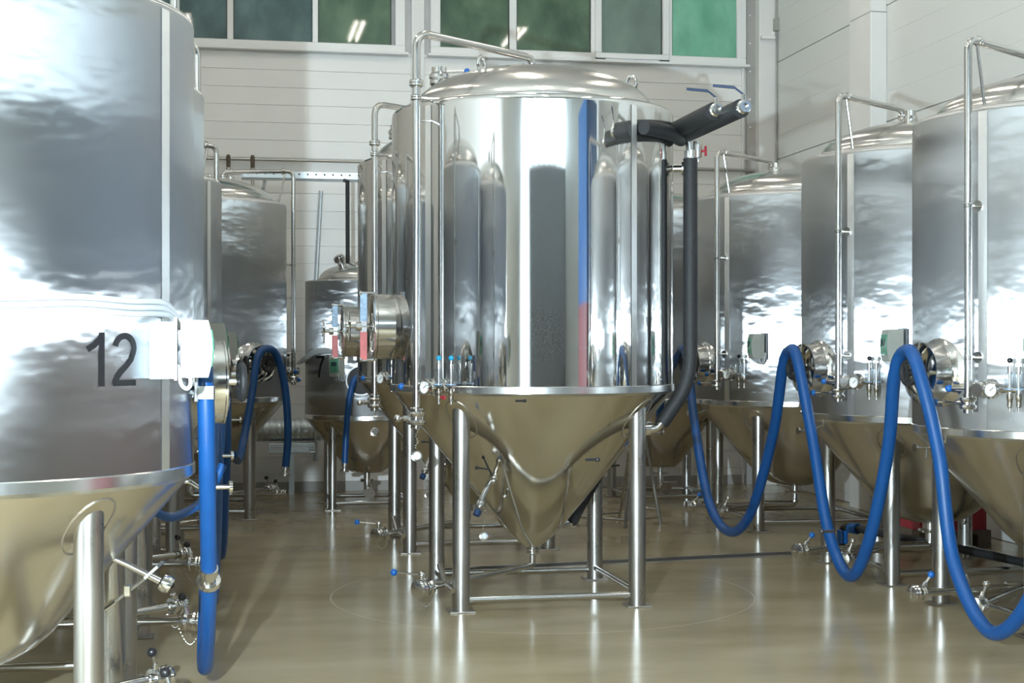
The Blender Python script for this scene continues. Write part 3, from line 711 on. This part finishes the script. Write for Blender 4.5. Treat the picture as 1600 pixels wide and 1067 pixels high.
# insulated cooling pipes on the front tank
bx, by = 1.694, 8.42
ins = part('insulated_pipe', MB().tube(spline([((.845)*math.cos(rad(a)), (.845)*math.sin(rad(a)), 2.575) for a in range(303, 345, 6)] + [(.80, -.19, 2.60)], 4), .040, 16), 'black_rubber', C1, label='black insulated pipe hugging the shell')
part('insulated_pipe', MB().tube([(.745, -.28, 2.62), (.745, -1.02, 2.62)], .047, 18), 'black_rubber', C1)
part('insulated_pipe', MB().tube([(.81, -.25, 2.60), (.81, -1.25, 2.60)], .047, 18), 'black_rubber', C1)
for ex, ey, ez in ((.745, -1.02, 2.62), (.81, -1.25, 2.60)):
    M = axis((ex, ey, ez), (0, -1, 0))
    bv = part('ball_valve', MB().lathe([(0, -.01), (.03, -.01), (.03, .015), (.036, .02), (.036, .045), (.028, .05), (.028, .07), (.016, .07), (.016, .05), (0, .05)], M, 20)
              .tube([(ex, ey-.035, ez+.02), (ex, ey-.035, ez+.065)], .011, 10), 'fitting_steel', C1)
    part('lever_handle', MB().tube([(ex, ey-.035, ez+.065), (ex-.04, ey-.02, ez+.10)], .005, 8).tube([(ex-.04, ey-.02, ez+.10), (ex-.135, ey+.03, ez+.115)], .0075, 8), 'navy_grip', bv)
part('insulated_pipe', MB().tube(bend([(.826, -.36, 2.46), (.826, -.36, 1.22), (.66, -.36, .985)], .16), .040, 16), 'black_rubber', C1)
part('pipe_elbow', MB().tube(bend([(.67, -.36, 1.0), (.635, -.355, .955), (.50, -.33, .955)], .04), .022, 12).lathe([(0, -.015), (.036, -.015), (.036, .015), (0, .015)], axis((.58, -.345, .955), (1, 0, 0)), 18), 'fitting_steel', C1)
part('pipe_union', MB().tube([(.826, -.36, 2.44), (.82, -.36, 2.56)], .022, 12).lathe([(0, -.02), (.036, -.02), (.036, .02), (0, .02)], T(.826, -.36, 2.485), 18), 'fitting_steel', C1)
part('cooling_elbow', MB().tube(bend([(.745, -.30, 2.41), (.86, -.34, 2.41), (.87, -.345, 2.56)], .06), .019, 12).lathe([(0, -.012), (.038, -.012), (.038, .012), (0, .012)], axis((.80, -.32, 2.41), (1, -.3, 0)), 18)
     .lathe([(0, 0), (.026, 0), (.026, .07), (0, .07)], T(.87, -.345, 2.47), 16), 'fitting_steel', C1)
part('tap_handle', MB().tube([(.87, -.345, 2.505), (.915, -.36, 2.505)], .007, 8).box(-.006, .006, -.008, .008, -.028, .028, T(.915, -.36, 2.505), .003), 'red_plastic', C1)
part('insulated_pipe', MB().tube([(.47, .32, .66), (.27, .21, .38)], .036, 14), 'black_rubber', C1)
part('pipe_nozzle', MB().tube([(.27, .21, .38), (.21, .17, .37)], .022, 12), 'fitting_steel', C1)

# ------------------------------------------------------------------ smaller tanks by the back wall
t = empty('fermentation_tank', (1.20, 13.45, 0), 'small brushed steel tank with black number 7 and white control box', 'tank', 'small tanks by the back wall')
tank_body(t, 'c', .55, .79, 2.0, .33, .036, cone_loops(.54, .78, .18, .33, .55, .79) + [(.14, .305), (0, .30)], .43, .15, 'brushed_shell', 'satin_cone', [(300, .03)], .06, 72, True, .01)
number(t, '7', .19, -90-52, .55, 1.245)
Mb = frame(-90-29, .62, 1.255); control_box(t, Mb)
for k in range(3):
    pts = [frame(-90-29, .60, 1.345) @ Vector((-.03+.02*k, 0, 0)), frame(-90-38, .60, 1.395-.012*k) @ Vector((0, 0, 0)), frame(-90-55, .59, 1.385-.015*k) @ Vector((0, 0, 0)), frame(-90-75, .60, 1.31-.012*k) @ Vector((0, 0, 0)), frame(-90-100, .62, 1.27) @ Vector((0, 0, 0))]
    part('cable', MB().tube(spline(pts, 6), .012, 8), 'white_cable', t)
M = frame(-90-10, 0, 1.13)
mw = part('manway', MB().lathe([(.14, .50), (.125, .56), (.125, .61), (.13, .615), (.13, .622), (.118, .622), (.116, .61), (.116, .53)], M, 36), 'fitting_steel', t)
part('manway_door', MB().lathe([(.1159, .56), (.06, .57), (0, .572)], M, 30), 'dark_inside', mw)
part('dome_fitting', MB().tube([(-.20, -.15, 2.06), (-.27, -.2, 2.22)], .035, 14).lathe([(0, -.02), (.05, -.02), (.05, .02), (0, .02)], axis((-.26, -.19, 2.19), (-.4, -.3, 1)), 18), 'fitting_steel', t)
part('lifting_lug', MB().torus(.04, .012, T(-.08, -.25, 2.14) @ RX(90), 20, 8), 'fitting_steel', t)
part('outlet', MB().lathe([(.03, .32), (.03, .24), (.06, .24), (.06, .215), (.03, .215), (.03, .13)], None, 18).tube([(-.0, 0, .15), (.0, -.2, .13)], .02, 10).lathe([(0, 0), (.05, 0), (.05, .03), (0, .03)], axis((0, -.2, .13), (0, -1, 0)), 18), 'fitting_steel', t)
t = empty('fermentation_tank', (3.93, 13.5, 0), 'narrow brushed tank in the far corner behind the insulated black pipe', 'tank', 'small tanks by the back wall')
tank_body(t, 'd', .62, .92, 2.66, .37, .042, cone_loops(.61, .91, .20, .36, .62, .92) + [(.14, .31), (0, .30)], .5, .16, 'brushed_shell', 'satin_cone', [(250, .035)], .06, 72, True, .02)
Bm = frame(-110, .70, 1.45); control_box(t, Bm, False)
part('box_bracket', MB().tube([Bm @ Vector((0, 0, -.02)), Bm @ Vector((0, 0, -.1))], .02, 8), 'galvanised', t)
part('outlet', MB().lathe([(.03, .32), (.03, .26), (.075, .26), (.075, .235), (.03, .235), (.03, .10), (0, .10)], None, 18).tube([(0, 0, .15), (0, -.16, .13)], .02, 10).lathe([(0, 0), (.055, 0), (.055, .03), (0, .03)], axis((0, -.16, .12), (0, -1, 0)), 18).tube([(0, -.1, .17), (.13, -.1, .17)], .008, 8), 'fitting_steel', t)

# ------------------------------------------------------------------ hoses
def hose(pts, r, label, group='blue rubber hoses', ends=True, n=14, joint=None):
    P = spline(pts, n)
    t = empty('hose', tuple(P[0]), label, 'hose', group); o = P[0]
    part('hose_body', MB().tube([p-o for p in P], r, 16), 'blue_hose', t)
    for k, (a, b_) in enumerate(((P[0], P[2]), (P[-1], P[-3]))):
        if joint and k == 0:
            q = int(joint*len(P)); M = axis(P[q]-o, P[q+1]-P[q-1])
            part('hose_coupling', MB().lathe([(r, -.075), (r+.005, -.073), (r+.005, -.045), (r, -.043)], M, 20).lathe([(r, -.012), (r+.014, -.010), (r+.016, .0), (r+.014, .012), (r, .014)], M, 20).lathe([(r, -.05), (r+.001, -.05), (r+.001, 0), (r, 0)], M, 20), 'fitting_steel', t)
        if not ends or (ends == 2 and k == 0): continue
        d = (a-b_).normalized(); M = axis(a-o, d)
        part('hose_coupling', MB().lathe([(0, -.02), (r+.004, -.02), (r+.004, .01), (r*.8, .014), (r*.8, .03), (r+.010, .032), (r+.012, .045), (r+.010, .055), (r*.6, .055), (0, .055)], M, 20), 'fitting_steel', t)
    return t
rh = .034
wheel = lambda tk, a=187.5, r=.985: (tk.location.x + r*math.cos(rad(a)), tk.location.y + r*math.sin(rad(a)))
w1, w2, w3 = wheel(R1), wheel(R2), wheel(R3)
zw = 1.28+.058+.014+rh
pts = [(3.47, 11.95, .75), (3.44, 11.75, 1.10), (w3[0], w3[1]+.10, zw-.035), (w3[0], w3[1], zw+.012), (w3[0], w3[1]-.12, zw-.06), (3.44, 10.90, .85), (3.42, 10.50, .30), (3.42, 10.05, .125), (3.42, 9.6, .30), (3.41, 9.15, .85), (w2[0], w2[1]+.14, zw-.10),
       (w2[0], w2[1]+.03, zw), (w2[0]-.0, w2[1]-.10, zw-.05), (3.40, 8.45, .85), (3.40, 8.22, .35), (3.40, 7.92, .13), (3.40, 7.66, .35), (3.40, 7.42, .85), (w1[0], w1[1]+.14, zw-.12), (w1[0], w1[1]+.02, zw), (w1[0], w1[1]-.11, zw-.06),
       (3.39, 6.82, .90), (3.39, 6.66, .38), (3.39, 6.30, .115), (3.40, 5.95, .36), (3.42, 5.75, .9)]
hose(pts, rh, 'long blue hose draped in loops over the hand wheels along the right wall', ends=True)
# left row hoses: each hangs in a deep narrow loop between clips
def clip(x, y, z, tank):
    lx, ly = x-tank.location.x, y-tank.location.y
    a = math.atan2(ly, lx); s = part('hose_clip', MB().box(-.005, .062, -.044, -.036, -.022, .022, T(lx-.03, ly, z), .001).box(-.005, .062, .036, .044, -.022, .022, T(lx-.03, ly, z), .001).box(.056, .062, -.044, .044, -.022, .022, T(lx-.03, ly, z), .001)
         .tube([(lx-.03, ly, z), (.79*math.cos(a), .79*math.sin(a), z)], .008, 8).tube([(lx-.03, ly-.045, z-.03), (lx-.03, ly-.045, z+.07)], .007, 8), 'galvanised', tank)
lx = -.085
hose([(lx-.01, 5.34, 1.42), (lx, 5.30, 1.25), (lx+.005, 5.38, .95), (lx+.005, 5.72, .48), (lx-.01, 6.08, .16), (lx-.02, 6.25, .125), (lx-.02, 6.38, .22), (lx-.01, 6.6, .60), (lx+.005, 6.74, 1.02), (lx, 6.78, 1.22)], .030, 'bright blue hose loop hanging beside the tank numbered 12', ends=False, joint=.315)
clip(lx, 5.30, 1.25, L1)
hose([(lx, 6.93, 1.36), (lx+.005, 6.94, 1.15), (lx+.02, 7.15, .80), (lx, 7.75, .18), (lx-.01, 7.92, .125), (lx-.01, 8.05, .2), (lx+.02, 8.5, .8), (lx+.05, 8.66, 1.3)], .030, 'blue hose loop hanging between the second and third tanks behind number 12', ends=False)
clip(lx+.003, 6.935, 1.235, L2)
hose([(lx+.03, 9.22, 1.36), (lx+.04, 9.24, 1.2), (lx+.06, 9.32, .8), (lx+.03, 9.62, .17), (lx+.03, 9.85, .10), (lx+.04, 10.05, .2), (lx+.06, 10.35, .8), (lx+.06, 10.5, 1.34)], .030, 'blue hose loop hanging low in front of the fourth tank of the numbered row', ends=False)
# small link hose under tank 12
hose([(-.30, 5.95, .78), (-.22, 6.05, .74), (-.10, 6.15, .80), (-.03, 6.2, .93)], .018, 'short thin blue hose curving under the rim beside the tank numbered 12', ends=False)
# hose over the manway of the wall tank
c5 = Vector((L5.location.x + .985*math.cos(rad(-50)), L5.location.y + .985*math.sin(rad(-50)), 0)); t5 = Vector((.766, .643, 0))
up = lambda v, z_: (v.x, v.y, z_)
hose([(.02, 11.3, .62), (.06, 11.7, .55), (.10, 12.0, .68), (.16, 12.10, 1.0), up(c5-t5*.115, zw-.05), up(c5, zw+.014), up(c5+t5*.10, zw-.07), (.44, 12.36, 1.05), (.46, 12.38, .7), (.44, 12.38, .42)], .031, 'blue hose slung over the manway of the tank by the back wall', ends=2)
hose([(1.06, 12.80, 1.16), (1.02, 12.74, 1.12), (.98, 12.71, .95), (.955, 12.70, .65), (.945, 12.70, .42)], .026, 'blue hose hanging out of the small manway of the tank numbered 7', ends=2)

# ------------------------------------------------------------------ things on and by the walls
tr_ = empty('cable_tray', (.10, 14.1, 2.98), 'perforated galvanised cable tray running across the back wall', 'cable tray')
part('tray_base', MB().box(0, 1.5, 0, .20, 0, .004), 'galvanised', tr_)
for yy in (0, .197): part('tray_side', MB().box(0, 1.5, yy, yy+.003, 0, .065), 'galvanised', tr_)
tb = MB()
for k in range(19): tb.lathe([(0, 0), (.009, 0)], axis((.06+k*.078, -.0008, .042), (0, -1, 0)), 10)
part('tray_hole', tb, 'dark_inside', tr_, kind='stuff')
for q in (.2, 1.2): part('tray_bracket', MB().box(q, q+.03, .2, .79, -.02, 0), 'galvanised', tr_)
part('wall_pipe', MB().tube([(-1.5, Y1-.08, 3.24), (1.3, Y1-.08, 3.24), (5.3, Y1-.08, 3.24)], .015, 10), 'leg_steel', label='thin dark steel pipe running along the back wall above the cable tray', cat='pipe')
for k, px in enumerate((-.02, .21)):
    v = part('wall_valve', MB().tube([(px, Y1-.12, 2.98), (px, Y1-.12, 3.15)], .016, 10).lathe([(0, -.02), (.024, -.02), (.024, .02), (0, .02)], T(px, Y1-.12, 3.13), 14), 'weld_steel', label=('small brown grip valve on the back wall pipe beside the bent pipe', 'small brown grip valve on the back wall pipe by the cable tray end')[k], cat='valve', group='wall pipe valves')
    part('valve_grip', MB().lathe([(.012, 3.14), (.02, 3.16), (.022, 3.25), (.014, 3.275), (0, 3.275)], T(px, Y1-.12, 0), 12), 'wood_pallet', v)
part('conduit', MB().tube([(.87, Y1-.06, 2.95), (.82, Y1-.06, 2.0), (.82, Y1-.06, .3)], .022, 10), 'galvanised', label='grey conduit running down the back wall from the cable tray', cat='conduit')
part('drop_pipe', MB().tube([(1.05, 14.12, 2.975), (1.05, 13.78, 2.93), (1.05, 13.75, 2.16)], .019, 12), 'black_rubber', label='black insulated pipe dropping from the cable tray to the tank numbered 7', cat='pipe')
dt = empty('ventilation_duct', (.0, 14.6, .62), 'spiral galvanised ventilation duct low along the back wall', 'duct')
pr = []
for k in range(26): pr += [(.105, k*.06), (.112, k*.06+.012), (.105, k*.06+.024)]
part('duct_pipe', MB().lathe(pr, axis((-.6, 0, 0), (1, 0, 0)), 32), 'galvanised', dt)
part('duct_grille', MB().box(.35, .80, -.10, .1, -.22, -.12, None, .006), 'galvanised', dt)
for k in range(4): part('grille_slat', MB().box(.37, .78, -.108, -.10, -.208+k*.022, -.198+k*.022), 'leg_steel', dt)
part('duct_stand', MB().box(-.35, -.3, -.05, .05, -.62, -.10), 'galvanised', dt)
part('duct_stand', MB().box(.55, .6, -.05, .05, -.62, -.21), 'galvanised', dt)
# corner wiring
part('wall_conduit', MB().tube([(5.525, Y1-.18, .3), (5.525, Y1-.18, 4.66)], .010, 8).tube([(5.518, Y1-.18, 4.80), (5.518, Y1-.18, ZC)], .008, 8).tube([(5.535, Y1-.18, 4.80), (5.535, Y1-.18, ZC)], .008, 8), 'grey_trim', label='thin grey conduit running up the corner beside the white column', cat='conduit')
part('junction_box', MB().box(5.495, 5.55, Y1-.22, Y1-.15, 4.67, 4.80, None, .006), 'box_plastic', label='small white junction box on the corner conduit', cat='junction box')
la = empty('corner_lamp', (5.47, Y1-.16, 4.60), 'small white lamp arm fixed to the white corner column', 'lamp')
part('lamp_head', MB().box(-.12, .03, -.07, .0, -.02, .012, None, .006), 'gauge_white', la)
part('lamp_arm', MB().box(.0, .03, -.04, -.0, .012, .06, None, .004), 'gauge_white', la)
# steel trestle behind the front tank
st = empty('step_stand', (3.15, 11.55, 0), 'light steel tube trestle standing on the floor behind the front mirror tank', 'trestle')
for a, b_ in (((-.12, -.16, 0), (-.02, -.02, .80)), ((.22, .02, 0), (.08, .02, .80)), ((-.42, .22, 0), (-.08, .06, .80)), ((-.02, .40, 0), (.02, .1, .80))):
    part('trestle_leg', MB().tube([a, b_], .013, 10), 'leg_steel', st)
for a, b_ in (((-.115, -.15, .06), (.215, .02, .06)), ((-.41, .21, .06), (-.02, .39, .06)), ((-.115, -.15, .06), (-.41, .21, .06)), ((.21, .02, .12), (-.02, .38, .12))):
    part('trestle_bar', MB().tube([a, b_], .010, 8), 'leg_steel', st)
part('trestle_top', MB().box(-.12, .14, -.06, .14, .80, .82, None, .005), 'leg_steel', st)
# black floor pipe with blue couplings
fp = empty('floor_pipe', (4.2, 9.9, 0), 'black plastic pipe with blue couplings lying along the floor under the tanks', 'pipe')
part('pipe_run', MB().tube(bend([(0, 0, 0), (0, 0, .16), (.05, -.16, .16), (.30, -1.0, .14), (.60, -2.6, .12)], .05), .026, 12), 'black_rubber', fp)
part('coupling', MB().lathe([(.028, -.05), (.038, -.045), (.038, .045), (.028, .05)], T(0, 0, .09), 18), 'blue_knob', fp)
part('coupling', MB().lathe([(.028, -.04), (.038, -.035), (.038, .035), (.028, .04)], axis((.035, -.12, .16), (.3, -1, 0)), 18), 'blue_knob', fp)
part('pipe_foot', MB().box(.28, .36, -1.05, -.95, 0, .12), 'weld_steel', fp)
part('pipe_foot', MB().box(.52, .60, -2.3, -2.2, 0, .105), 'weld_steel', fp)

def crate(mb, w, d, h, M):
    mb.box(-w/2, w/2, -d/2, d/2, 0, .02, M)
    for s in (-1, 1):
        mb.box(-w/2, w/2, s*d/2-.01, s*d/2+.01, 0, h*.82, M); mb.box(s*w/2-.01, s*w/2+.01, -d/2, d/2, 0, h*.82, M)
        mb.box(-w/2-.012, w/2+.012, s*d/2-.016, s*d/2+.016, h*.82, h, M); mb.box(s*w/2-.016, s*w/2+.016, -d/2, d/2, h*.82, h, M)
    return mb
pa = empty('pallet', (4.99, 10.02, 0), 'dark low wooden pallet under the red crate by the right wall', 'pallet')
for k in range(4): part('pallet_board', MB().box(-.27, .27, -.24+k*.13, -.14+k*.13, .10, .125), 'wood_pallet', pa)
for k in range(3): part('pallet_block', MB().box(-.27+k*.22, -.17+k*.22, -.24, .25, 0, .10), 'wood_pallet', pa)
part('red_crate', crate(MB(), .48, .42, .30, T(4.99, 10.02, .126)), 'red_plastic', label='red plastic crate on a low pallet between tanks by the right wall', cat='crate')
# stacked bulk crates beside the aisle
for k in range(5):
    part('red_crate', crate(MB(), .80, 1.15, .35, T(4.25, 3.85, .002+k*.352)), 'dark_red', label='big dark red crate low in the tall crate stack beside the aisle', cat='crate', group='stacked red crates')
for k in range(4):
    part('blue_crate', crate(MB(), .80, 1.15, .40, T(4.25, 3.85, 1.764+k*.402)), 'blue_crate', label='big blue crate high in the tall crate stack beside the aisle', cat='crate', group='stacked blue crates')
